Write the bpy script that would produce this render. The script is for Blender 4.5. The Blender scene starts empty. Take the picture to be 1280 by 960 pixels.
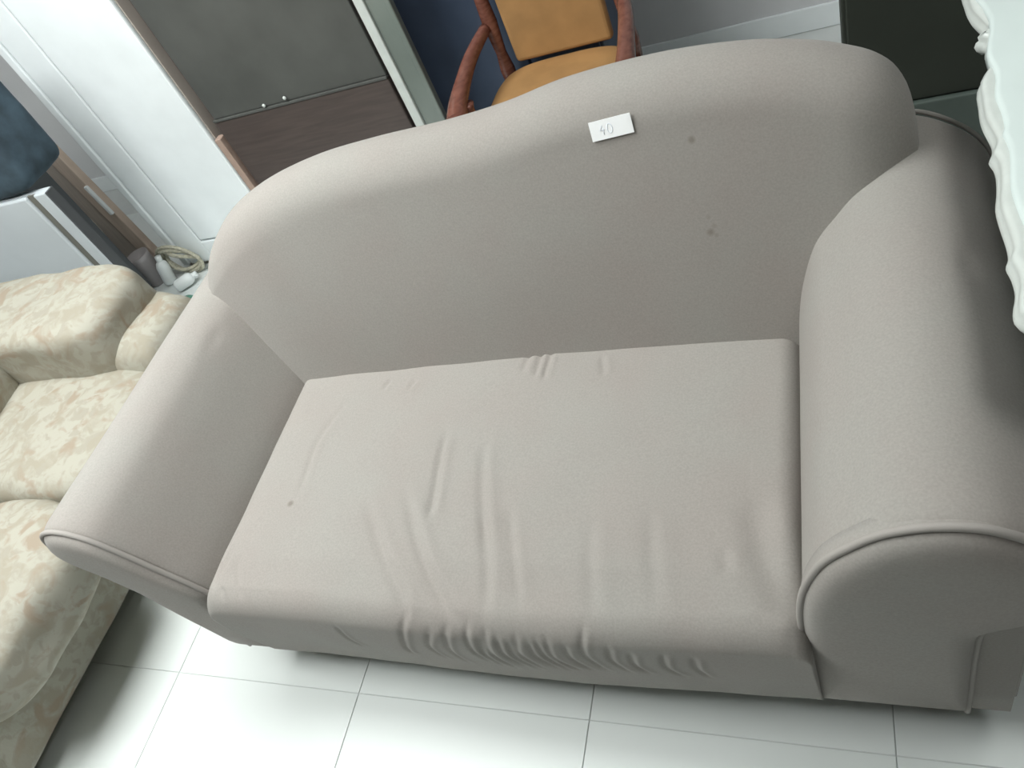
import bpy, bmesh, math, random
from mathutils import Vector, Matrix, noise
from mathutils.bvhtree import BVHTree
random.seed(4)
scn = bpy.context.scene

# ------------------------------------------------------------------ camera
def norm(v): return Vector(v).normalized()
Yc = norm((345, -1280, 979)); Xc = Vector((2220, -150, -979)).normalized()
Xc = (Xc - Yc * Xc.dot(Yc)).normalized(); Zc = Xc.cross(Yc)
cam_d = bpy.data.cameras.new('camera'); cam = bpy.data.objects.new('camera', cam_d)
scn.collection.objects.link(cam); scn.camera = cam
cam_d.sensor_fit = 'HORIZONTAL'; cam_d.sensor_width = 36; cam_d.lens = 36 * 979 / 1280
cam_d.clip_start = 0.02
cam.matrix_world = Matrix(((Xc[0], -Xc[1], -Xc[2], 0), (Yc[0], -Yc[1], -Yc[2], 0),
                           (Zc[0], -Zc[1], -Zc[2], 1.70), (0, 0, 0, 1)))
# ------------------------------------------------------------------ light
scn.view_settings.view_transform = 'Standard'; scn.view_settings.look = 'None'
scn.view_settings.gamma = 1; scn.view_settings.exposure = -0.24
w = bpy.data.worlds.new('world'); scn.world = w; w.use_nodes = True
w.node_tree.nodes['Background'].inputs[0].default_value = (0.9, 0.97, 1, 1)
w.node_tree.nodes['Background'].inputs[1].default_value = 0.5
def area(name, loc, sx, sy, power, color=(0.985, 1, 0.985), rot=(0, 0, 0)):
    d = bpy.data.lights.new(name, 'AREA'); d.shape = 'RECTANGLE'; d.size = sx; d.size_y = sy
    d.energy = power; d.color = color
    o = bpy.data.objects.new(name, d); scn.collection.objects.link(o); o.location = loc; o.rotation_euler = rot
    return o
area('ceiling_light_glow', (-1.9, 1.20, 2.80), 1.5, 0.9, 54)
area('ceiling_light_glow', (0.75, 1.0, 2.80), 0.5, 0.9, 8)
area('ceiling_light_glow', (-2.0, 0.12, 2.80), 1.5, 0.8, 50)

# ------------------------------------------------------------------ materials
def mat(name, col, rough=0.6, **k):
    m = bpy.data.materials.new(name); m.use_nodes = True
    b = m.node_tree.nodes['Principled BSDF']
    b.inputs['Base Color'].default_value = (*col, 1); b.inputs['Roughness'].default_value = rough
    for n, v in k.items():
        b.inputs[n.replace('_', ' ')].default_value = v
    return m
def nd(m, t, **k):
    n = m.node_tree.nodes.new(t)
    for a, v in k.items(): setattr(n, a, v)
    return n
def lk(m, a, b): m.node_tree.links.new(a, b)
def bsdf(m): return m.node_tree.nodes['Principled BSDF']
def coords(m):
    return nd(m, 'ShaderNodeTexCoord').outputs['Object']
def noise_col(m, c1, c2, scale, lo=0.35, hi=0.65, detail=4, distort=0.0, vec=None, rough=0.5):
    n = nd(m, 'ShaderNodeTexNoise'); n.inputs['Scale'].default_value = scale; n.inputs['Detail'].default_value = detail
    n.inputs['Distortion'].default_value = distort; n.inputs['Roughness'].default_value = rough
    lk(m, vec if vec else coords(m), n.inputs['Vector'])
    r = nd(m, 'ShaderNodeValToRGB'); e = r.color_ramp.elements
    e[0].position = lo; e[1].position = hi; e[0].color = (*c1, 1); e[1].color = (*c2, 1)
    lk(m, n.outputs['Fac'], r.inputs['Fac']); return r.outputs['Color']
def mix(m, f, a, b, mode='MIX'):
    n = nd(m, 'ShaderNodeMix', data_type='RGBA', blend_type=mode)
    for s, v in ((n.inputs['Factor'], f), (n.inputs[6], a), (n.inputs[7], b)):
        if hasattr(v, 'is_output'): lk(m, v, s)
        elif isinstance(v, tuple): s.default_value = (*v, 1)
        else: s.default_value = v
    return n.outputs[2]
def bump(m, scale, strength, dist=0.001, detail=3):
    n = nd(m, 'ShaderNodeTexNoise'); n.inputs['Scale'].default_value = scale; n.inputs['Detail'].default_value = detail
    lk(m, coords(m), n.inputs['Vector'])
    b = nd(m, 'ShaderNodeBump'); b.inputs['Strength'].default_value = strength; b.inputs['Distance'].default_value = dist
    lk(m, n.outputs['Fac'], b.inputs['Height']); lk(m, b.outputs['Normal'], bsdf(m).inputs['Normal'])

TAUPE = (0.308, 0.289, 0.268)
def taupe_fabric(name, spots=()):
    m = mat(name, TAUPE, 0.92); b = bsdf(m)
    b.inputs['Sheen Weight'].default_value = 0.12; b.inputs['Sheen Roughness'].default_value = 0.5
    b.inputs['Specular IOR Level'].default_value = 0.15
    c = noise_col(m, tuple(v * 0.93 for v in TAUPE), tuple(v * 1.07 for v in TAUPE), 260, 0.3, 0.7)
    c2 = noise_col(m, (0.985, 0.97, 0.965), (0.99, 1.01, 1.005), 5, 0.35, 0.65)
    c = mix(m, 1.0, c, c2, 'MULTIPLY')
    co = coords(m)
    for p, r, s in spots:
        d = nd(m, 'ShaderNodeVectorMath', operation='DISTANCE'); lk(m, co, d.inputs[0]); d.inputs[1].default_value = p
        mr = nd(m, 'ShaderNodeMapRange'); mr.inputs['From Min'].default_value = r * 0.35; mr.inputs['From Max'].default_value = r
        mr.inputs['To Min'].default_value = s; mr.inputs['To Max'].default_value = 0
        lk(m, d.outputs['Value'], mr.inputs['Value'])
        c = mix(m, mr.outputs['Result'], c, (0.14, 0.12, 0.10))
    lk(m, c, b.inputs['Base Color']); bump(m, 420, 0.25, 0.001)
    return m
SOFA = Vector((-0.70, 0.90, 0.0))
def loc_sp(L): return [((x - SOFA.x, y - SOFA.y, z - SOFA.z), r, s) for (x, y, z), r, s in L]
M_fab = taupe_fabric('taupe_fabric')
M_back = taupe_fabric('taupe_fabric_backrest', loc_sp([((-0.245, 1.246, 0.881), .009, .5), ((-0.237, 1.204, 0.738), .008, .45),
    ((-0.229, 1.198, 0.720), .008, .5), ((-0.237, 1.195, 0.709), .011, .7), ((-0.227, 1.191, 0.702), .007, .4), ((-0.20, 1.235, .865), .006, .3)]))
M_seat = taupe_fabric('taupe_fabric_seat', loc_sp([((-1.193, 0.741, 0.466), .010, .6)]))
M_pipe = mat('taupe_piping', tuple(v * 1.05 for v in TAUPE), 0.85); bump(M_pipe, 500, 0.3)

M_flor = mat('cream_floral_fabric', (0.7, 0.66, 0.52), 0.85)
n = nd(M_flor, 'ShaderNodeTexNoise'); n.inputs['Scale'].default_value = 10; lk(M_flor, coords(M_flor), n.inputs['Vector'])
vm = nd(M_flor, 'ShaderNodeVectorMath', operation='MULTIPLY_ADD'); lk(M_flor, n.outputs['Color'], vm.inputs[0])
vm.inputs[1].default_value = (0.035,) * 3; lk(M_flor, coords(M_flor), vm.inputs[2])
base = noise_col(M_flor, (0.365, 0.352, 0.295), (0.31, 0.285, 0.225), 15, 0.48, 0.60, 5, 0.6, vm.outputs[0])
f2 = noise_col(M_flor, (0, 0, 0), (1, 1, 1), 28, 0.52, 0.62, 4, 0.7, vm.outputs[0])
base = mix(M_flor, f2, base, (0.315, 0.295, 0.24))
f3 = noise_col(M_flor, (0, 0, 0), (1, 1, 1), 11, 0.56, 0.66, 4, 1.0, vm.outputs[0])
base = mix(M_flor, f3, base, (0.30, 0.25, 0.19))
lk(M_flor, base, bsdf(M_flor).inputs['Base Color']); bump(M_flor, 150, 0.25, 0.002)

def wood(name, c1, c2, rough=0.35, scale=(3, 3, 40)):
    m = mat(name, c1, rough)
    mp = nd(m, 'ShaderNodeMapping'); mp.inputs['Scale'].default_value = scale; lk(m, coords(m), mp.inputs['Vector'])
    lk(m, noise_col(m, c1, c2, 3.0, 0.3, 0.7, 5, 0.6, mp.outputs[0]), bsdf(m).inputs['Base Color']); return m
def paint(name, col, rough=0.45, var=0.05, scale=6):
    m = mat(name, col, rough)
    lk(m, noise_col(m, tuple(v * (1 - var) for v in col), tuple(min(1, v * (1 + var * .5)) for v in col), scale), bsdf(m).inputs['Base Color'])
    return m
M_dark = wood('dark_walnut', (0.060, 0.046, 0.042), (0.085, 0.065, 0.058), 0.45, (2, 2, 25))
M_darkg = paint('dark_smoked_panel', (0.085, 0.088, 0.082), 0.4, 0.15)
M_carv = wood('carved_mahogany', (0.13, 0.05, 0.035), (0.22, 0.09, 0.065), 0.22, (10, 10, 30))
M_board = wood('grey_brown_board', (0.40, 0.35, 0.31), (0.5, 0.44, 0.38), 0.6, (30, 4, 2))
M_tan = wood('tan_board', (0.55, 0.45, 0.37), (0.65, 0.54, 0.45), 0.6, (30, 4, 2))
M_white = paint('white_gloss_paint', (0.84, 0.89, 0.90), 0.35, 0.04)
M_white2 = paint('white_table_lacquer', (0.62, 0.70, 0.68), 0.25, 0.03)
M_rim = paint('white_table_rim', (0.57, 0.61, 0.58), 0.3, 0.05, 30)
M_beige = paint('beige_edge', (0.50, 0.45, 0.40), 0.5, 0.06)
M_pink = paint('pinkish_raw_wood', (0.40, 0.29, 0.235), 0.6, 0.1, 20)
M_pale = paint('pale_blue_grey_laminate', (0.56, 0.61, 0.64), 0.4, 0.08, 2.5)
M_gap = paint('grey_brown_gap_shade', (0.16, 0.16, 0.14), 0.7)  # shade inside the panel gap, put into the colour
M_gap2 = paint('dark_grey_shade_and_stand', (0.07, 0.075, 0.08), 0.6)
M_navy = paint('navy_cloth', (0.045, 0.075, 0.10), 0.85, 0.35, 14)
M_navy2 = paint('navy_laminate', (0.055, 0.08, 0.13), 0.5, 0.15)
M_grgr = paint('grey_green_glass', (0.17, 0.20, 0.18), 0.15, 0.12, 4)
M_amber = paint('amber_velvet', (0.36, 0.20, 0.075), 0.7, 0.12, 12)
M_chest = paint('slate_green_chest', (0.082, 0.105, 0.092), 0.5, 0.12, 8)
M_black = paint('black_recess', (0.025, 0.03, 0.022), 0.6, 0.1)
M_tile = mat('white_glazed_tile', (0.80, 0.85, 0.83), 0.42)
lk(M_tile, noise_col(M_tile, (0.77, 0.82, 0.80), (0.80, 0.845, 0.83), 2.0), bsdf(M_tile).inputs['Base Color'])
M_grout = paint('tile_grout', (0.66, 0.69, 0.68), 0.9)
M_wall = paint('wall_paint', (0.62, 0.63, 0.64), 0.8, 0.03)
M_wall_dark = paint('dark_unseen_wall', (0.07, 0.045, 0.03), 0.7, 0.1)  # unseen walls, dark brown added to cut bounce light on the sofa front
M_ceil = paint('ceiling_paint', (0.40, 0.41, 0.40), 0.9, 0.02)
M_rope = paint('beige_rope_fibre', (0.50, 0.48, 0.38), 0.9, 0.25, 90)
M_bottle = paint('white_plastic', (0.86, 0.90, 0.89), 0.3, 0.02)
M_green = paint('green_plastic', (0.10, 0.27, 0.20), 0.4, 0.2, 20)
M_cream = paint('cream_cloth', (0.72, 0.68, 0.60), 0.9, 0.2, 14)
M_mauve = paint('mauve_grey_plastic', (0.46, 0.43, 0.43), 0.5, 0.1, 8)
M_paper = mat('white_paper', (0.93, 0.95, 0.95), 0.5); bsdf(M_paper).inputs['Emission Strength'].default_value = 0
M_ink = mat('faded_blue_ink', (0.80, 0.86, 0.93), 0.6)
M_leg = wood('dark_leg_wood', (0.05, 0.035, 0.03), (0.08, 0.055, 0.045), 0.5)
M_lamp = mat('lamp_diffuser', (0.9, 0.9, 0.9), 0.5); bsdf(M_lamp).inputs['Emission Color'].default_value = (0.96, 1, 0.98, 1)
bsdf(M_lamp).inputs['Emission Strength'].default_value = 6

# ------------------------------------------------------------------ helpers
def empty(name, loc, label=None, cat=None, group=None, kind=None):
    o = bpy.data.objects.new(name, None); scn.collection.objects.link(o); o.location = loc
    o.empty_display_size = 0.1
    if label: o['label'] = label
    if cat: o['category'] = cat
    if group: o['group'] = group
    if kind: o['kind'] = kind
    return o
def wloc(p):
    v = Vector((0, 0, 0))
    while p is not None: v = v + p.location; p = p.parent
    return v
def mobj(name, verts, faces, m, parent=None, smooth=True, label=None, cat=None, group=None, kind=None, loc=None, fix=True):
    off = wloc(parent) if parent else (Vector(loc) if loc else Vector((0, 0, 0)))
    me = bpy.data.meshes.new(name)
    me.from_pydata([tuple(Vector(v) - off) for v in verts], [], faces)
    if fix:
        bm = bmesh.new(); bm.from_mesh(me); bmesh.ops.recalc_face_normals(bm, faces=bm.faces); bm.to_mesh(me); bm.free()
    for p in me.polygons: p.use_smooth = smooth
    me.materials.append(m)
    o = bpy.data.objects.new(name, me); scn.collection.objects.link(o)
    if parent: o.parent = parent
    elif loc: o.location = loc
    if label: o['label'] = label
    if cat: o['category'] = cat
    if group: o['group'] = group
    if kind: o['kind'] = kind
    return o
def bm_obj(name, bm, m, parent=None, smooth=True, **k):
    bm.verts.ensure_lookup_table()
    vs = [v.co.copy() for v in bm.verts]; fs = [[v.index for v in f.verts] for f in bm.faces]
    bm.free(); return mobj(name, vs, fs, m, parent, smooth, **k)
def add_box(bm, lo, hi, bev=0.004, seg=2, rot=None, piv=None):
    t = bmesh.new(); bmesh.ops.create_cube(t, size=1)
    c = (Vector(lo) + Vector(hi)) / 2; s = Vector(hi) - Vector(lo)
    for v in t.verts: v.co = Vector((v.co.x * s.x, v.co.y * s.y, v.co.z * s.z)) + c
    if bev: bmesh.ops.bevel(t, geom=list(t.edges), offset=min(bev, min(s) * 0.45), segments=seg, profile=0.5, affect='EDGES')
    if rot is not None:
        pv = Vector(piv) if piv else c
        for v in t.verts: v.co = rot @ (v.co - pv) + pv
    me = bpy.data.meshes.new('t'); t.to_mesh(me); t.free(); bm.from_mesh(me); bpy.data.meshes.remove(me)
def box(name, lo, hi, m, parent=None, bev=0.004, seg=2, rot=None, piv=None, **k):
    bm = bmesh.new(); add_box(bm, lo, hi, bev, seg, rot, piv)
    bm.verts.index_update(); o = bm_obj(name, bm, m, parent, smooth=False, **k)
    o.data.shade_smooth() if False else None
    return o
def loft(rings, caps=True, closed=True):
    n = len(rings[0]); vs = [p for r in rings for p in r]; fs = []
    for i in range(len(rings) - 1):
        for j in range(n if closed else n - 1):
            k = (j + 1) % n
            fs.append((i * n + j, i * n + k, (i + 1) * n + k, (i + 1) * n + j))
    if caps:
        fs.append(tuple(range(n))); fs.append(tuple((len(rings) - 1) * n + j for j in range(n)))
    return vs, fs
def catmull(P, per=6, closed=True):
    out = []; n = len(P); P = [Vector(p) for p in P]
    for i in range(n if closed else n - 1):
        p0 = P[(i - 1) % n] if closed or i > 0 else P[0]
        p1 = P[i]; p2 = P[(i + 1) % n]
        p3 = P[(i + 2) % n] if closed or i + 2 < n else P[-1]
        for k in range(per):
            t = k / per
            out.append(0.5 * ((2 * p1) + (p2 - p0) * t + (2 * p0 - 5 * p1 + 4 * p2 - p3) * t * t + (3 * p1 - p0 - 3 * p2 + p3) * t ** 3))
    if not closed: out.append(P[-1])
    return out
def tube(path, r, seg=8, closed=False):
    path = [Vector(p) for p in path]; n = len(path); rings = []; up = None
    for i, p in enumerate(path):
        a = path[(i - 1) % n] if closed or i else path[0]; b = path[(i + 1) % n] if closed or i < n - 1 else path[-1]
        t = (b - a).normalized()
        if up is None: up = t.orthogonal().normalized()
        up = (up - t * up.dot(t)).normalized(); s = t.cross(up)
        rr = r[i] if isinstance(r, (list, tuple)) else r
        rings.append([p + (up * math.cos(2 * math.pi * k / seg) + s * math.sin(2 * math.pi * k / seg)) * rr for k in range(seg)])
    if closed: rings.append(rings[0])
    vs, fs = loft(rings, caps=not closed); return vs, fs
def lathe(prof, c, seg=20, axis=(0, 0, 1)):
    ax = Vector(axis).normalized(); u = ax.orthogonal().normalized(); v = ax.cross(u); c = Vector(c)
    rings = [[c + ax * h + (u * math.cos(2 * math.pi * k / seg) + v * math.sin(2 * math.pi * k / seg)) * max(r, 1e-4) for k in range(seg)] for r, h in prof]
    return loft(rings)
def interp(T, x):
    if x <= T[0][0]: return T[0][1]
    for (a, fa), (b, fb) in zip(T, T[1:]):
        if x <= b: return fa + (fb - fa) * (x - a) / (b - a)
    return T[-1][1]
def smooth_interp(T, x):
    n = len(T)
    if x <= T[0][0]: return T[0][1]
    if x >= T[-1][0]: return T[-1][1]
    for i in range(n - 1):
        if x <= T[i + 1][0]:
            h = T[i + 1][0] - T[i][0]; t = (x - T[i][0]) / h
            d = lambda j: (T[min(n - 1, j + 1)][1] - T[max(0, j - 1)][1]) / (T[min(n - 1, j + 1)][0] - T[max(0, j - 1)][0])
            return ((2 * t**3 - 3 * t**2 + 1) * T[i][1] + (t**3 - 2 * t**2 + t) * h * d(i) + (-2 * t**3 + 3 * t**2) * T[i + 1][1] + (t**3 - t**2) * h * d(i + 1))
def pillow(c, size, puff=0.5, nx=26, ny=26, m=None, name='cushion', parent=None, e=4.0, wr=0.0, seed=0, rot=None, edge=0.25):
    """a soft box: superellipsoid with noisy surface"""
    bm = bmesh.new(); bmesh.ops.create_cube(bm, size=2)
    bmesh.ops.subdivide_edges(bm, edges=list(bm.edges), cuts=nx, use_grid_fill=True)
    for v in bm.verts:
        p = v.co; l = (abs(p.x) ** e + abs(p.y) ** e + abs(p.z) ** e) ** (1 / e)
        q = p / l
        q = Vector((q.x * size[0] / 2, q.y * size[1] / 2, q.z * size[2] / 2))
        if wr:
            nn = noise.noise(q * 7 + Vector((seed, 0, 0))) * wr + noise.noise(q * 18 + Vector((0, seed, 0))) * wr * 0.35
            q += q.normalized() * nn
        if rot is not None: q = rot @ q
        v.co = q + Vector(c)
    bm.verts.index_update(); return bm_obj(name, bm, m, parent)

# ================================================================== setting
FX0, FX1, FY0, FY1 = -4.176, 2.424, -1.322, 3.478
floor = mobj('floor', [(-4.3, -2.6, -0.003), (2.5, -2.6, -0.003), (2.5, 3.2, -0.003), (-4.3, 3.2, -0.003),
                       (-4.3, -2.6, -0.05), (2.5, -2.6, -0.05), (2.5, 3.2, -0.05), (-4.3, 3.2, -0.05)],
             [(0, 1, 2, 3), (4, 5, 6, 7), (0, 1, 5, 4), (1, 2, 6, 5), (2, 3, 7, 6), (3, 0, 4, 7)], M_grout, smooth=False, kind='structure')
tile_me = None
TS = 0.6
for i in range(-5, 7):
    for j in range(-5, 5):
        x0 = -1.176 + TS * i; y0 = 0.478 + TS * j
        if x0 < -4.3 or x0 + TS > 2.6 or y0 + TS > 3.3: continue
        if tile_me is None:
            bm = bmesh.new(); add_box(bm, (0.001, 0.001, -0.0028), (TS - 0.001, TS - 0.001, 0), 0.0008, 1)
            tile_me = bpy.data.meshes.new('tile'); bm.to_mesh(tile_me); bm.free(); tile_me.materials.append(M_tile)
        t = bpy.data.objects.new('tile', tile_me); scn.collection.objects.link(t); t.parent = floor; t.location = (x0, y0, 0)
def slab(name, lo, hi, m): return box(name, lo, hi, m, bev=0, kind='structure')
slab('wall_back', (-4.3, 3.2, -0.05), (2.5, 3.3, 2.9), M_wall)
slab('wall_left', (-4.4, -2.6, -0.05), (-4.3, 3.3, 2.9), M_wall)
slab('wall_right', (2.5, -2.6, -0.05), (2.6, 3.3, 2.9), M_wall_dark)
slab('wall_front', (-4.4, -2.7, -0.05), (2.6, -2.6, 2.9), M_wall_dark)
slab('ceiling', (-4.4, -2.7, 2.9), (2.6, 3.3, 3.0), M_ceil)
slab('baseboard_back', (-4.3, 3.185, 0.0), (2.5, 3.2, 0.09), M_white)
for (x, y, sx, sy, lab) in ((-1.9, 1.20, 1.5, 0.9, 'white ceiling lamp above the taupe sofa'), (0.75, 1.0, 0.5, 0.9, 'white ceiling lamp above the scalloped table'),
                       (-2.0, 0.12, 1.5, 0.8, 'white ceiling lamp above the floral sofa')):
    L = empty('ceiling_light', (x, y, 2.9), lab, 'lamp')
    box('housing', (x - sx / 2 - .03, y - sy / 2 - .03, 2.84), (x + sx / 2 + .03, y + sy / 2 + .03, 2.9), M_bottle, L)
    box('diffuser', (x - sx / 2, y - sy / 2, 2.815), (x + sx / 2, y + sy / 2, 2.842), M_lamp, L)

# ================================================================== taupe sofa
sofa = empty('sofa', SOFA, 'large taupe fabric sofa with rolled arms, wrinkled seat and low curved back', 'sofa')
# seat --------------------------------------------------------------
CR = [  # creases on the seat top (x, y), width, depth
 ([(-0.841, 0.918), (-0.835, 0.843), (-0.822, 0.753), (-0.816, 0.705)], .010, .0040),
 ([(-0.739, 0.882), (-0.71, 0.762), (-0.671, 0.637)], .012, .0030),
 ([(-0.988, 0.743), (-0.906, 0.63), (-0.838, 0.546), (-0.813, 0.498)], .013, .0034),
 ([(-0.893, 0.763), (-0.827, 0.65), (-0.754, 0.55), (-0.693, 0.498)], .013, .0038),
 ([(-0.702, 0.725), (-0.664, 0.62), (-0.646, 0.524)], .012, .0028),
 ([(-0.641, 0.725), (-0.609, 0.622), (-0.58, 0.528)], .010, .0018),
 ([(-0.683, 1.131), (-0.692, 1.079)], .008, .0026), ([(-0.654, 1.133), (-0.656, 1.064)], .007, .0030),
 ([(-0.629, 1.128), (-0.634, 1.051)], .007, .0032), ([(-0.507, 1.109), (-0.495, 1.051)], .008, .0022),
 ([(-1.155, 1.029), (-1.193, 0.922), (-1.188, 0.83), (-1.181, 0.765)], .009, .0024),
 ([(-1.048, 1.089), (-1.061, 1.06)], .007, .003), ([(-0.973, 1.083), (-0.984, 1.054)], .007, .003),
 ([(-1.304, 0.619), (-1.306, 0.561), (-1.282, 0.506)], .008, .0034), ([(-1.275, 0.601), (-1.25, 0.55), (-1.23, 0.509)], .008, .0024),
 ([(-1.318, 0.66), (-1.325, 0.60), (-1.312, 0.53)], .007, .0028),
 ([(-0.226, 0.649), (-0.217, 0.604)], .012, .002), ([(-0.18, 0.75), (-0.15, 0.62), (-0.116, 0.527)], .030, .007),
 ([(-0.36, 0.72), (-0.345, 0.62), (-0.33, 0.54)], .014, .0016), ([(-0.47, 0.70), (-0.455, 0.60), (-0.44, 0.52)], .014, .0016),
]
def sidx(z): return 0.49 - (0.455 - z)          # front heights laid out below the front edge
FG = [[(-0.808, 0.497), (-0.874, 0.355), (-0.882, .30)], [(-0.726, 0.473), (-0.765, 0.366), (-0.76, 0.277)], [(-0.682, 0.48), (-0.71, .38), (-0.70, 0.300)],
      [(-0.647, 0.467), (-0.672, .37), (-0.655, 0.274)], [(-0.628, 0.45), (-0.645, .37), (-0.626, 0.295)], [(-0.587, 0.459), (-0.61, .38), (-0.590, 0.300)],
      [(-0.569, 0.444), (-0.580, .37), (-0.556, 0.300)], [(-0.53, 0.455), (-0.545, .37), (-0.515, 0.300)], [(-0.456, 0.486), (-0.477, 0.39), (-0.455, 0.305)],
      [(-0.42, 0.44), (-0.432, 0.37), (-0.41, 0.31)], [(-0.386, 0.42), (-0.394, .36), (-0.375, 0.310)], [(-0.33, 0.42), (-0.338, .35), (-0.315, .30)],
      [(-.28, .41), (-.285, .35), (-.27, .30)], [(-1.0, .43), (-1.01, .36), (-1.0, .31)], [(-.765, .455), (-.81, .37), (-.805, .29)], [(-.61, .44), (-.625, .36), (-.60, .28)], [(-.55, .45), (-.56, .37), (-.535, .29)], [(-.50, .44), (-.51, .37), (-.485, .30)], [(-.665, .44), (-.69, .36), (-.68, .28)]]
for g in FG: CR.append(([(x, 0.49 + (z - 0.462)) for x, z in g], .0060, .0027))
def seg_d(px, py, a, b):
    ax, ay = a; bx, by = b; dx = bx - ax; dy = by - ay; l = dx * dx + dy * dy
    t = max(0, min(1, ((px - ax) * dx + (py - ay) * dy) / l)) if l else 0
    ex = px - ax - t * dx; ey = py - ay - t * dy
    return math.hypot(ex, ey), ex, t
CRS = []
for pts, wd, dp in CR:
    P = catmull([Vector((p[0], p[1], 0)) for p in pts], 5, closed=False); P = [(p.x, p.y) for p in P]
    CRS.append((P, wd, dp, min(p[0] for p in P) - 4 * wd, max(p[0] for p in P) + 4 * wd, min(p[1] for p in P) - 4 * wd, max(p[1] for p in P) + 4 * wd))
def crease(x, s):
    h = 0
    for P, wd, dp, x0, x1, y0, y1 in CRS:
        if x < x0 or x > x1 or s < y0 or s > y1: continue
        best = (9, 0, 0); n = len(P) - 1
        for i in range(n):
            d, ex, t = seg_d(x, s, P[i], P[i + 1])
            if d < best[0]: best = (d, ex, (i + t) / n)
        d, ex, t = best; fade = min(1, 4 * t + .15) * min(1, 4 * (1 - t) + .15)
        sd = d if ex > 0 else -d
        h -= 1.5 * dp * fade * math.exp(-(d / wd) ** 2)
        h += dp * 0.8 * fade * math.exp(-((sd - 1.7 * wd) / (1.2 * wd)) ** 2)
    return h
XL, XR = -1.352, -0.092; YF, YB = 0.487, 1.165; ZT = 0.458; rf = 0.05
path = []                                      # (y, z, ny, nz, s)
for k in range(4): path.append((YB, .2 + .06 * k, 1, 0, 2))
NB = 110
for k in range(NB + 1):
    y = YB - 0.02 - (YB - 0.02 - YF - rf) * k / NB; path.append((y, ZT, 0, 1, y))
for k in range(1, 10):
    a = math.pi / 2 * k / 9; path.append((YF + rf - rf * math.sin(a), ZT - rf + rf * math.cos(a), -math.sin(a), math.cos(a), YF + rf - rf * a))
NF = 62; z0 = ZT - rf; s0 = YF + rf - rf * math.pi / 2
for k in range(1, NF + 1):
    z = z0 - (z0 - 0.150) * k / NF; path.append((YF + 0.026 * (k / NF) ** 2, z, -1, 0, s0 - (z0 - z)))
path.append((YF + .06, .145, 0, -1, -3)); path.append((YB - .05, .15, 0, -1, -3))
NX = 330; rings = []
for i in range(NX + 1):
    u = i / NX; x = XL + (XR - XL) * u
    re = 0.045; dl = min(x - XL, XR - x); fe = math.sqrt(max(0, 1 - (1 - min(1, dl / re)) ** 2))
    ring = []
    for (y, z, ny, nz, s) in path:
        h = 0
        if 0 < s < 1.5:
            h = crease(x, s) + 0.0022 * noise.noise(Vector((x * 9, s * 9, 0)))
            cx = 4 * u * (1 - u)
            if nz > .2:
                cy = max(0, min(1, (y - YF) / .12)) * 1; h += (0.018 * cx ** .5 * cy - 0.004 + .012 * u * u * cy) * nz
        zz = z + nz * h; yy = y + ny * h
        if ny < 0: yy += 0.006 * math.cos(x * 5)
        if z > .3: zz -= 0.045 * (1 - fe) * max(0, (z - .3) / .158)
        # rear left corner rounded away from the arm
        if y > 1.05 and x < XL + .10: yy -= 0.035 * (1 - (x - XL) / .10) ** 2 * min(1, (y - 1.05) / .1)
        xx = x
        ring.append((xx, yy, zz))
    rings.append(ring)
mobj('seat_cushion', *loft(rings), M_seat, sofa)
# backrest ----------------------------------------------------------
TZ = [(-1.575, .45), (-1.572, .60), (-1.56, .68), (-1.53, .745), (-1.48, .80), (-1.38, .868), (-1.26, .915), (-1.10, .945), (-.93, .955), (-.76, .957), (-.62, .966), (-.48, .985), (-.3, .99),
      (-.15, .978), (-.04, .955), (.03, .93), (.07, .905), (.10, .868), (.12, .81), (.129, .72), (.133, .60), (.134, .45)]
BX0, BX1 = -1.575, .134
def back_ring(x):
    zt = smooth_interp(TZ, x); d = min(x - BX0, BX1 - x)
    R = .10 * (0.25 + 0.75 * math.sqrt(max(0, 1 - (1 - min(1, d / .16)) ** 2)))
    fr = math.sqrt(max(0, 1 - (1 - min(1, d / .07)) ** 2))
    R = min(R, (zt - .2) * .45); zc = zt - R
    ysh = 0.062 * (max(0, 1 - d / .29)) ** 1.5 + 0.008 * (1 - fr) if x < -.7 else 0.085 * max(0, 1 - d / .15) ** 2.5
    yf = lambda z: 1.12 + .3 * (z - .46) + ysh
    ring = []; N1 = 44
    for k in range(N1 + 1):
        z = .22 + (zc + R * .28 - .22) * k / N1; y = yf(z)
        sag = 0.0035 * noise.noise(Vector((x * 3.2, z * 3.2, 4))) - 0.006 * math.sin(math.pi * min(1, max(0, (z - .4) / .5)))
        ring.append((x, y + sag, z))
    yc = yf(zc) + R * 1.04
    for k in range(1, 19):
        a = math.radians(164 - k * (164 + 0) / 18); ring.append((x, yc + R * math.cos(a), zc + R * math.sin(a)))
    yb = yc + R
    for k in range(1, 10): ring.append((x, yb + (.0 if k else 0), zc - (zc - .13) * k / 9))
    ring.append((x, yf(.2) + .01, .13))
    return ring
xs = []
for k in range(14): xs.append(BX0 + .08 * (k / 14) ** 1.8)
for k in range(150): xs.append(BX0 + .08 + (BX1 - BX0 - .16) * k / 149)
for k in range(14): xs.append(BX1 - .08 * (1 - (k + 1) / 14) ** 1.8)
bv, bf = loft([back_ring(x) for x in xs])
backrest = mobj('backrest', bv, bf, M_back, sofa)
bvh_back = BVHTree.FromPolygons([Vector(v) for v in bv], bf)
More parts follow.
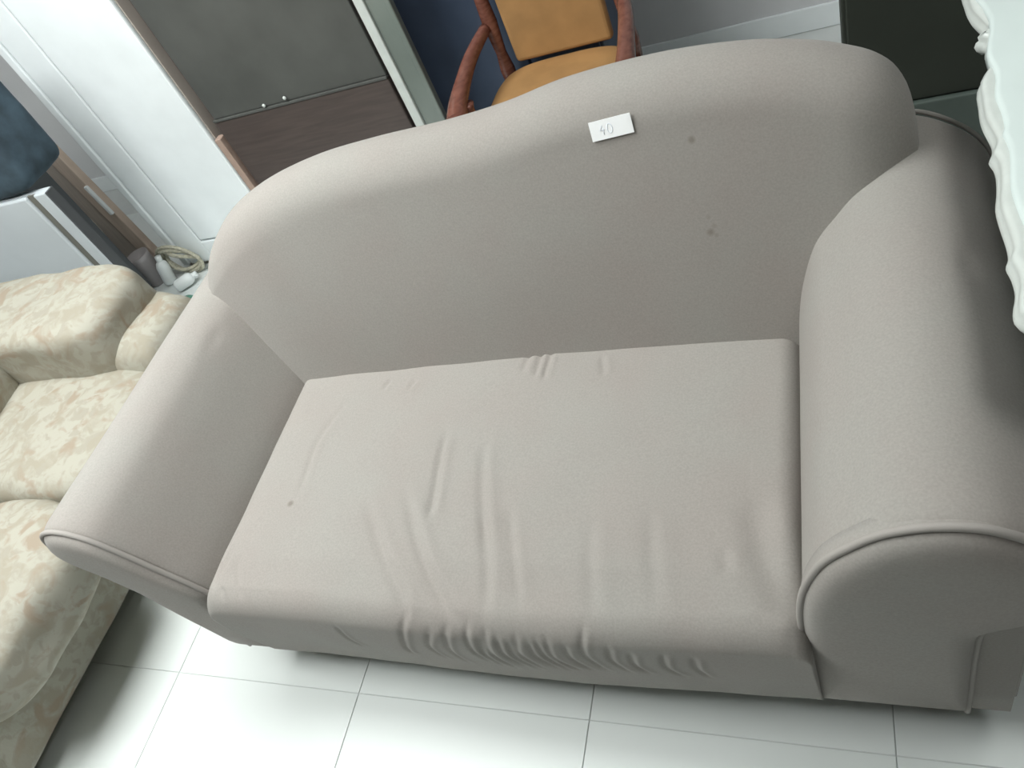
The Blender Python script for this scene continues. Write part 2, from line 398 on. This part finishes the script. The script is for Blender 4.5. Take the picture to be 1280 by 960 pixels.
# arms --------------------------------------------------------------
R_panel = [(-.100, .13), (-.104, .30), (-.103, .44), (-.098, .52), (-.085, .59), (-.058, .66), (-.02, .708), (.02, .742), (.075, .760), (.13, .755), (.185, .722),
           (.228, .68), (.250, .63), (.243, .575), (.205, .528), (.165, .496), (.140, .466), (.136, .38), (.138, .13)]
R_body = [(-.096, .13), (-.100, .30), (-.100, .44), (-.095, .52), (-.082, .59), (-.056, .66), (-.018, .706), (.02, .742), (.075, .762), (.13, .757), (.185, .725),
          (.230, .682), (.254, .63), (.247, .575), (.225, .53), (.210, .48), (.206, .38), (.206, .13)]
L_panel = [(-1.338, .13), (-1.338, .30), (-1.340, .41), (-1.352, .455), (-1.40, .54), (-1.452, .629), (-1.492, .676), (-1.547, .700), (-1.60, .688), (-1.630, .645),
           (-1.616, .595), (-1.575, .538), (-1.544, .475), (-1.520, .42), (-1.488, .27), (-1.450, .13)]
L_body = [(-1.335, .13), (-1.335, .30), (-1.335, .41), (-1.347, .460), (-1.395, .545), (-1.447, .632), (-1.488, .682), (-1.547, .706), (-1.604, .692), (-1.636, .645),
          (-1.622, .593), (-1.582, .536), (-1.556, .475), (-1.530, .42), (-1.498, .27), (-1.458, .13)]
def loop(P, per=6):
    """smooth through the points, keep the two bottom corners sharp"""
    L = catmull([Vector((x, 0, z)) for x, z in P], per, closed=False); return [(p.x, p.z) for p in L]
def make_arm(panel, body, side):
    A = loop(body); cx = sum(p[0] for p in A) / len(A); cz = .5
    rings = []; ys = [.535, .537, .541, .548, .56] + [.575 + (1.375 - .575) * k / 70 for k in range(71)] + [1.385, 1.392, 1.396]
    for y in ys:
        e = 0
        if y < .56: e = .010 * (1 - math.sqrt(max(0, 1 - ((.56 - y) / .025) ** 2)))
        if y > 1.37: e = .022 * (1 - math.sqrt(max(0, 1 - ((y - 1.37) / .026) ** 2)))
        ring = []
        for i, (x, z) in enumerate(A):
            d = Vector((x - cx, z - cz)); l = d.length or 1
            g = -e + .0030 * noise.noise(Vector((x * 5, y * 4, z * 5 + side)))
            if z > .6 and y < .66: g += .0010 * noise.noise(Vector((x * 38, y * 5, side * 3))) * (1 - max(0, (y - .56) / .10))
            if side > 0:       # dimple on the shaded part of the right arm
                g -= .003 * math.exp(-(((x - .165) / .014) ** 2 + ((y - 1.0) / .03) ** 2)) if z > .6 else 0
            else:
                g -= .004 * math.exp(-(((x + 1.47) / .008) ** 2 + ((y - 1.10) / .04) ** 2)) if z > .6 else 0
            ring.append((x + d.x / l * g, y, z + d.y / l * g if z > .14 else z))
        rings.append(ring)
    arm = mobj('armrest', *loft(rings), M_fab, sofa)
    B = loop(panel); cx = .04 if side > 0 else -1.47; cz = .58 if side > 0 else .56
    rings = []
    for s, y in ((1, .56), (1, .536), (.985, .529), (.96, .523), (.93, .518), (.89, .5135), (.83, .5095), (.74, .507), (.6, .506), (.35, .505), (.1, .505)):
        rings.append([(cx + (x - cx) * s, y, cz + (z - cz) * s) for x, z in B])
    mobj('front_panel', *loft(rings), M_fab, arm)
    pth = [(cx + (x - cx) * 1.004, .531, cz + (z - cz) * 1.004) for x, z in B]
    mobj('piping', *tube(pth, .0062, 8), M_pipe, arm)
    C = [p for p in A if p[1] > .5]
    mobj('piping', *tube([(x, 1.392, z) for x, z in C], .0045, 8), M_pipe, arm)
    return arm
make_arm(L_panel, L_body, -1); make_arm(R_panel, R_body, 1)
mobj('piping', *tube([(.213, .565, .50), (.211, .562, .38), (.211, .562, .14)], .005, 8), M_pipe, sofa)
# base and legs
box('base_frame', (-1.43, .56, .105), (.18, 1.37, .20), M_fab, sofa, bev=.01)
for (x, y) in ((-1.33, .64), (.10, .60), (-1.33, 1.30), (.10, 1.30)):
    bm = bmesh.new(); add_box(bm, (x - .035, y - .035, 0), (x + .035, y + .035, .107), .005)
    for v in bm.verts:
        if v.co.z < .05: v.co.x = x + (v.co.x - x) * .75; v.co.y = y + (v.co.y - y) * .75
    bm.verts.index_update(); bm_obj('leg', bm, M_leg, sofa, smooth=False)

# ------------------------------------------------------------------ price tag pinned on the backrest
def on_back(x, z):
    h = bvh_back.ray_cast(Vector((x, .6, z)), Vector((0, 1, 0)))
    return h[0], h[1]
c0, nrm = on_back(-.384, .929)
if nrm.y > 0: nrm = -nrm
tx = Vector((.079, 0, .004)).normalized(); tx = (tx - nrm * tx.dot(nrm)).normalized(); tz = nrm.cross(tx)
if tz.z < 0: tz = -tz
W, Hh = .080, .036
def tagp(u, v, off):
    curl = .010 * max(0, (u - .25)) * max(0, v + .1)
    return c0 + tx * (u * W) + tz * (v * Hh + .000) + nrm * (off + curl + .0025)
gv = []; gf = []; NU, NV = 12, 6
for lay in (0, 1):
    for j in range(NV + 1):
        for i in range(NU + 1):
            u = -.5 + i / NU; v = -.5 + j / NV
            if u > .35: v = v * (1) + (0.0)
            gv.append(tagp(u - (0.02 if v > .2 else 0) * 0, v, .0012 * lay))
nn = (NU + 1) * (NV + 1)
for j in range(NV):
    for i in range(NU):
        a = j * (NU + 1) + i; q = (a, a + 1, a + NU + 2, a + NU + 1)
        gf.append(q); gf.append(tuple(v + nn for v in reversed(q)))
border = [i for i in range(NU + 1)] + [j * (NU + 1) + NU for j in range(1, NV + 1)] + [NV * (NU + 1) + i for i in range(NU - 1, -1, -1)] + [j * (NU + 1) for j in range(NV - 1, 0, -1)]
for a, b in zip(border, border[1:] + border[:1]): gf.append((a, b, b + nn, a + nn))
tag = empty('paper_tag', tuple(c0), 'small white paper price tag stuck on top of the taupe backrest', 'tag')
mobj('paper', gv, gf, M_paper, tag, smooth=False)
iv = []; if_ = []
def stroke(pts, wd=.0011):
    vs, fs = tube([tagp(u, v, .0016) for u, v in pts], wd * .5, 5); b = len(iv); iv.extend(vs); if_.extend([tuple(i + b for i in f) for f in fs])
stroke([(-.20, .22), (-.27, -.02), (-.16, -.02)]); stroke([(-.18, .10), (-.19, -.26)])
stroke([(-.03 + .06 * math.cos(a), .0 + .24 * math.sin(a)) for a in [k * math.pi / 8 for k in range(17)]])
mobj('handwriting', iv, if_, M_ink, tag, label='very faint pale blue handwritten figures 40')

# ================================================================== floral sofa (left), facing +X
FL = Vector((-2.45, .75, 0)); fl = empty('floral_sofa', FL, 'cream sofa with tan floral pattern, rolled arm and plump loose cushions', 'sofa')
def soft(name, lo, hi, e=5, wr=.012, seed=0, rot=None, nx=22, parent=None):
    c = [(a + b) / 2 for a, b in zip(lo, hi)]; s = [b - a for a, b in zip(lo, hi)]
    return pillow(c, s, m=M_flor, name=name, parent=parent or fl, e=e, wr=wr, seed=seed, rot=rot, nx=nx)
soft('base', (-3.08, -.25, .06), (-2.03, 1.50, .32), 14, .004, 1)
soft('seat_cushion', (-2.72, .775, .24), (-1.90, 1.26, .475), 4.2, .016, 2)
soft('seat_cushion', (-2.72, .20, .24), (-1.88, .785, .470), 4.2, .016, 3)
soft('back_cushion', (-2.95, .72, .36), (-2.50, 1.24, .88), 4, .02, 5)
soft('back_cushion', (-2.95, .18, .36), (-2.50, .72, .88), 4, .02, 6)
soft('backrest', (-3.15, -.2, .10), (-2.80, 1.60, .86), 6, .01, 7)
arm = soft('armrest', (-2.95, 1.26, .10), (-1.98, 1.56, .52), 6, .008, 8)
soft('armrest_pad', (-2.95, 1.20, .38), (-2.075, 1.57, .645), 5.5, .012, 9, parent=arm)
soft('armrest_scroll', (-2.2, 1.22, .10), (-1.93, 1.54, .52), 4, .010, 10, parent=arm)
arm2 = soft('armrest', (-2.95, -.30, .10), (-1.98, .20, .52), 6, .008, 12)
soft('armrest_pad', (-2.95, -.30, .40), (-1.95, .20, .65), 3.6, .014, 13, parent=arm2)
for (x, y) in ((-2.12, -.15), (-2.12, 1.38), (-3.0, -.15), (-3.0, 1.38)):
    box('foot', (x - .03, y - .03, 0), (x + .03, y + .03, .085), M_leg, fl)

# ================================================================== white scalloped table (right)
edge = [(0.196, 1.192), (0.194, 1.16), (0.195, 1.135), (0.198, 1.112), (0.2, 1.091), (0.198, 1.076), (0.192, 1.059), (0.195, 1.043), (0.196, 1.023), (0.192, 0.988), (0.186, 0.954), (0.186, 0.919), (0.188, 0.88), (0.187, 0.857), (0.182, 0.84), (0.185, 0.818), (0.185, 0.791), (0.178, 0.76), (0.18, 0.739)]
inner = [(0.214, 1.185), (0.216, 1.142), (0.215, 1.106), (0.21, 1.084), (0.213, 1.054), (0.21, 1.019), (0.203, 0.968), (0.204, 0.918), (0.207, 0.886), (0.214, 0.84), (0.218, 0.78)]
TZt = .90
far = [(e[0] + .008 * (1 if k % 2 else 0), e[1]) for k, e in enumerate([(.200, 1.24), (.214, 1.29), (.222, 1.33), (.217, 1.355), (.212, 1.37), (.222, 1.39), (.216, 1.45), (.205, 1.50), (.215, 1.56), (.235, 1.60)])]
near = edge[::-1]
def mir(P, y0): return [(x, 2 * y0 - y) for x, y in P]
front_e = [(.20, .722), (.24, .715), (.30, .728), (.36, .742), (.40, .735), (.42, .722), (.45, .738), (.52, .732), (.60, .715), (.70, .712), (.80, .715), (.88, .732), (.95, .738), (.98, .722), (1.0, .735), (1.04, .742), (1.10, .728), (1.16, .715), (1.2, .722), (1.225, .741)]
right_e = [(1.4 - x, y) for x, y in near[::1]][::1]
outline = front_e + right_e + [(1.4 - x, y) for x, y in far] + [(x, 1.625 + .012 * math.sin(x * 30)) for x in [1.1, 1.0, .9, .8, .7, .6, .5, .4, .3]] + far[::-1] + edge
def catm2(P, per=3): return [(p.x, p.y) for p in catmull([Vector((x, y, 0)) for x, y in P], per)]
OL = catm2(outline, 3)
tb = empty('scalloped_table', (.7, 1.17, 0), 'white lacquered table with scalloped carved top edge overhanging the right arm of the taupe sofa', 'table')
cx, cy = .7, 1.17
def inset(P, d):
    out = []; n = len(P)
    for i in range(n):
        a = Vector(P[i - 2]); b = Vector(P[(i + 2) % n]); t = (b - a).normalized(); nr = Vector((-t.y, t.x))
        if nr.dot(Vector((cx - P[i][0], cy - P[i][1]))) < 0: nr = -nr
        out.append((P[i][0] + nr.x * d, P[i][1] + nr.y * d))
    return out
rings = []
for d, z in ((.012, TZt - .040), (.004, TZt - .034), (0, TZt - .026), (.002, TZt - .018), (.006, TZt - .014), (.004, TZt - .008), (.008, TZt - .002), (.013, TZt), (.020, TZt - .001)):
    rings.append([(x, y, z) for x, y in inset(OL, d)])
mobj('table_rim', *loft(rings), M_rim, tb)
# raised centre panel with its own wavy edge
IL = [(.211, 1.187)] + inner[1:]
nearI = inner[::-1]
inl = [(x, .750 + .008 * math.sin(x * 14)) for x in (.235, .30, .40, .50, .60, .70, .80, .90, 1.0, 1.1, 1.165)] + [(1.4 - x, y) for x, y in nearI] + [(1.185, 1.24), (1.18, 1.40), (1.18, 1.52), (1.15, 1.59)] + [(x, 1.60) for x in (1.0, .8, .6, .4)] + [(.25, 1.59), (.22, 1.52), (.235, 1.40), (.218, 1.30), (.222, 1.24)] + inner
IN = catm2(inl, 3)
rings = [[(x, y, TZt - .012) for x, y in IN], [(x, y, TZt + .001) for x, y in inset(IN, .001)], [(x, y, TZt + .005) for x, y in inset(IN, .004)], [(x, y, TZt + .006) for x, y in inset(IN, .009)]]
mobj('table_panel', *loft(rings), M_white2, tb)
box('apron', (.36, .80, .76), (1.06, .825, .862), M_white, tb); box('apron', (.36, 1.53, .76), (1.06, 1.555, .862), M_white, tb)
box('apron', (.34, .82, .76), (.365, 1.54, .862), M_white, tb); box('apron', (1.055, .82, .76), (1.08, 1.54, .862), M_white, tb)
for sx, x in ((-1, .355), (1, 1.065)):
    for sy, y in ((-1, .815), (1, 1.54)):
        P = catmull([Vector((x, y, .862)), Vector((x, y, .74)), Vector((x + sx * .018, y + sy * .018, .62)), Vector((x + sx * .004, y + sy * .004, .36)), Vector((x - sx * .006, y - sy * .006, .14)), Vector((x + sx * .006, y + sy * .006, .035)), Vector((x + sx * .016, y + sy * .016, .0))], 5, closed=False)
        rr = [interp([(0, .028), (.2, .030), (.35, .034), (.6, .022), (.85, .015), (.95, .018), (1, .026)], i / (len(P) - 1)) for i in range(len(P))]
        vs, fs = tube(P, rr, 12); vs = [Vector((v[0], v[1], max(0, v[2]))) for v in vs]
        mobj('leg', vs, fs, M_white, tb)

# ================================================================== back row
# white wardrobe
wd = empty('white_wardrobe', (-2.54, 2.55, 0), 'tall white wardrobe with a grooved panel door behind the left end of the taupe sofa', 'wardrobe')
box('body', (-2.858, 2.325, 0), (-2.235, 2.85, 1.95), M_beige, wd, bev=.003)
for lo, hi in (((-2.860, 2.300, .02), (-2.822, 2.328, 1.95)), ((-2.815, 2.305, .02), (-2.672, 2.328, 1.95)), ((-2.672, 2.303, .02), (-2.235, 2.328, .130)), ((-2.672, 2.303, 1.80), (-2.235, 2.328, 1.95))):
    box('door_frame', lo, hi, M_white, wd, bev=.006)
box('door_panel', (-2.664, 2.303, .138), (-2.237, 2.328, 1.79), M_white, wd, bev=.008)
# dark cabinet
dc = empty('dark_cabinet', (-1.79, 2.6, 0), 'dark brown wooden cabinet with a smoked upper panel beside the white wardrobe', 'cabinet')
box('body', (-2.19, 2.33, 0), (-1.39, 2.54, 1.25), M_dark, dc)
box('door', (-2.18, 2.31, .05), (-1.40, 2.332, .640), M_dark, dc, bev=.005)
box('trim', (-2.225, 2.30, 0), (-2.195, 2.34, .577), M_pink, dc, bev=.003, label='pinkish raw wood edge strip')
gl = box('upper_panel', (-2.17, 2.312, .650), (-1.40, 2.332, 1.22), M_darkg, dc, bev=.004)
box('ledge', (-2.18, 2.306, .640), (-1.40, 2.335, .650), M_darkg, dc, bev=.003)
for x, z in ((-1.92, .66), (-1.82, .668)):
    mobj('screw', *lathe([(.001, 0), (.007, .0), (.007, .004), (.001, .007)], (x, 2.305, z), 12, (0, -1, 0)), M_rim, dc)
# framed mirror
mr = empty('framed_mirror', (-1.30, 2.32, 0), 'grey-green glass panel in a pale frame leaning beside the dark cabinet', 'mirror')
box('frame_strip', (-1.375, 2.29, 0), (-1.340, 2.32, 1.2), M_rim, mr); box('frame_strip', (-1.275, 2.29, 0), (-1.255, 2.32, 1.2), M_grgr, mr)
box('frame_strip', (-1.375, 2.29, 1.165), (-1.255, 2.32, 1.20), M_rim, mr)
box('glass', (-1.342, 2.30, .01), (-1.272, 2.312, 1.17), M_grgr, mr, bev=.001)
nv = empty('navy_cabinet', (-1.0, 2.7, 0), 'navy blue cabinet standing behind the carved wooden chair', 'cabinet')
box('body', (-1.44, 2.56, 0), (-.72, 2.95, 1.05), M_navy2, nv, bev=.006)
box('door', (-1.43, 2.542, .04), (-.99, 2.562, 1.02), M_navy2, nv, bev=.006); box('door', (-.98, 2.542, .04), (-.73, 2.562, 1.02), M_navy2, nv, bev=.006)
# carved chair
ch = empty('carved_chair', (-.86, 2.22, 0), 'carved reddish brown wooden armchair with an amber seat behind the taupe sofa', 'chair')
CX, CY = -.82, 2.24
pillow((CX, CY, .475), (.46, .44, .09), m=M_amber, name='seat', parent=ch, e=4, wr=.004)
box('seat_rail', (CX - .24, CY - .23, .38), (CX + .24, CY + .23, .445), M_carv, ch, bev=.012)
for sx in (-1, 1):
    for sy in (-1, 1):
        P = catmull([Vector((CX + sx * .22, CY + sy * .20, .42)), Vector((CX + sx * .235, CY + sy * .215, .30)), Vector((CX + sx * .215, CY + sy * .20, .12)), Vector((CX + sx * .235, CY + sy * .22, .0))], 6, closed=False)
        vs, fs = tube(P, [interp([(0, .032), (.3, .034), (.8, .018), (1, .026)], i / (len(P) - 1)) for i in range(len(P))], 12)
        mobj('leg', [Vector((v[0], v[1], max(0, v[2]))) for v in vs], fs, M_carv, ch)
    P = catmull([Vector((CX + sx * .235, CY + .20, .66)), Vector((CX + sx * .26, CY + .05, .64)), Vector((CX + sx * .27, CY - .12, .60)), Vector((CX + sx * .265, CY - .20, .565))], 6, closed=False)
    a = mobj('armrest', *tube(P, [interp([(0, .020), (.5, .026), (.8, .034), (1, .040)], i / (len(P) - 1)) for i in range(len(P))], 14), M_carv, ch)
    mobj('scroll', *lathe([(.001, -.045), (.022, -.044), (.034, -.036), (.048, -.018), (.052, 0), (.048, .018), (.034, .036), (.022, .044), (.001, .045)], (CX + sx * .265, CY - .215, .555), 18, (1, 0, 0)), M_carv, a)
    mobj('arm_post', *lathe([(.020, 0), (.026, .03), (.015, .06), (.022, .09), (.018, .15), (.024, .17)], (CX + sx * .245, CY - .13, .42), 14), M_carv, a)
    mobj('back_post', *lathe([(.022, 0), (.026, .08), (.018, .14), (.026, .25), (.020, .38), (.030, .47), (.018, .52), (.001, .55)], (CX + sx * .22, CY + .22, .42), 14), M_carv, ch)
box('crest_rail', (CX - .22, CY + .20, .84), (CX + .22, CY + .235, .93), M_carv, ch, bev=.014, seg=3)
box('back_pad', (CX - .17, CY + .195, .52), (CX + .17, CY + .235, .82), M_amber, ch, bev=.015, seg=3)
# slate chest on the right
cs = empty('slate_chest', (.5, 2.2, 0), 'dark slate green chest of drawers behind the right arm of the taupe sofa', 'chest')
box('body', (.02, 2.02, 0), (1.10, 2.45, .82), M_black, cs)
box('drawer', (.03, 2.00, .03), (1.09, 2.025, .368), M_chest, cs, bev=.004)
box('drawer', (.03, 2.012, .372), (1.09, 2.025, .80), M_black, cs, bev=.004)  # black front paints the shade of an upper recess

# ================================================================== far left clutter
wc = empty('pale_screen', (-3.0, 1.84, 0), 'pale blue-grey panel with a dark vertical gap behind the floral sofa', 'panel')
box('panel_board', (-3.60, 1.815, 0), (-2.552, 1.840, .785), M_pale, wc)
box('panel_face', (-3.59, 1.797, .03), (-2.655, 1.817, .782), M_pale, wc, bev=.008)
box('panel_gap', (-2.653, 1.808, .03), (-2.612, 1.817, .782), M_gap, wc, bev=.001)  # grey-brown strip paints the shade between the panel boards
box('side_strip', (-2.610, 1.797, .0), (-2.552, 1.817, .785), M_pale, wc, bev=.005)
box('side_shade', (-2.551, 1.80, .0), (-2.543, 1.840, .784), M_gap2, wc, bev=.002)  # dark grey strip paints the shadow band on the panel's side
bs = empty('navy_stand', (-3.25, 2.0, 0), 'low dark grey stand behind the pale panel, under the navy box', 'stand')
box('stand_body', (-3.62, 1.88, .06), (-2.92, 2.14, .785), M_gap2, bs)
for x in (-3.58, -2.96):
    for y in (1.91, 2.11): box('leg', (x - .02, y - .02, 0), (x + .02, y + .02, .062), M_leg, bs)
nb = empty('navy_box', (-3.0, 2.0, .785), 'dark navy cloth-covered box on top of the pale cabinet', 'box')
pillow((-3.07, 1.905, 1.01), (1.0, .23, .435), m=M_navy, name='box_body', parent=nb, e=10, wr=.008, seed=3)
bd = empty('leaning_board', (-3.1, 2.35, 0), 'grey-brown wooden board standing between the pale cabinet and the white wardrobe', 'board')
box('board_face', (-3.36, 2.36, 0), (-3.095, 2.385, 1.15), M_board, bd, rot=Matrix.Rotation(-.085, 3, 'Y'), piv=(-3.0, 2.37, 0))
box('board_edge', (-3.090, 2.345, 0), (-3.015, 2.385, 1.15), M_tan, bd, rot=Matrix.Rotation(-.08, 3, 'Y'), piv=(-3.0, 2.37, 0), label='tan coloured edge board')
box('white_strip', (-3.030, 2.33, .34), (-3.010, 2.346, .50), M_white, bd, rot=Matrix.Rotation(-.08, 3, 'Y'), piv=(-3.0, 2.37, 0), label='short white strip')
# cream cloth wedge and mauve tub
rg = []
for k in range(9):
    t = k / 8; z = .17 + .30 * t; wdt = .055 * math.sin(math.pi * (0.15 + .85 * (1 - t))) + .01
    c = Vector((-3.13 + .0 * t, 2.24, z))
    rg.append([c + Vector((wdt * math.cos(a), .03 * math.sin(a), 0)) for a in [j * math.pi / 6 for j in range(12)]])
crm = empty('cream_cloth', (-3.13, 2.24, 0), 'narrow bundle of cream cloth standing in front of the brown board', 'cloth')
mobj('cloth_roll', *loft(rg), M_cream, crm)
mobj('cloth_base', *lathe([(.03, 0), (.05, .03), (.045, .12), (.035, .175)], (-3.13, 2.24, 0), 12), M_cream, crm)
mobj('round_tub', *lathe([(.040, 0), (.048, .01), (.053, .14), (.056, .165), (.050, .165), (.045, .15), (.001, .13)], (-2.995, 2.24, 0), 22), M_mauve, loc=(-2.995, 2.24, 0), label='mauve-grey round plastic tub on the floor beside the brown board', cat='tub')
# rope coil
rp = []
for i in range(3):
    pts = []
    for k in range(26):
        a = 2 * math.pi * k / 25 + i; r = .075 + .012 * math.sin(a * 3 + i)
        pts.append(Vector((-2.805 + (.105 - .012 * i) * math.cos(a), 2.262 + .012 * i * math.sin(a * 2 + i), .088 + (.074 - .014 * i) * math.sin(a) - .025 * math.cos(a))))
    rp.append(pts)
v_, f_ = [], []
for pts in rp:
    vs, fs = tube(pts, .009, 7); b = len(v_); v_ += list(vs); f_ += [tuple(i + b for i in f) for f in fs]
mobj('rope_coil', v_, f_, M_rope, loc=(-2.805, 2.262, 0), label='loose coil of beige rope beside the white bottles', cat='rope')
def bottle(base, axis, L, r, lab):
    b = empty('plastic_bottle', base, lab, 'bottle', None)
    mobj('bottle_body', *lathe([(.001, 0), (r * .85, .003), (r, .012), (r, L * .62), (r * .8, L * .75), (r * .42, L * .82)], base, 18, axis), M_bottle, b)
    mobj('cap', *lathe([(r * .48, L * .82), (r * .5, L * .83), (r * .48, L), (.001, L)], base, 14, axis), M_bottle, b)
bottle((-2.895, 2.205, .005), (.14, .20, 1), .145, .030, 'taller upright white plastic bottle in front of the rope')
bottle((-2.80, 2.135, .030), (.75, .55, .08), .115, .028, 'shorter white plastic bottle lying tilted to the right of the upright one')
mobj('green_plastic_lid', *lathe([(.001, 0), (.035, 0), (.040, .008), (.038, .03), (.030, .04), (.001, .042)], (-2.67, 2.03, 0), 16), M_green, loc=(-2.67, 2.03, 0), label='small green plastic lid on the floor between the two sofas', cat='lid')
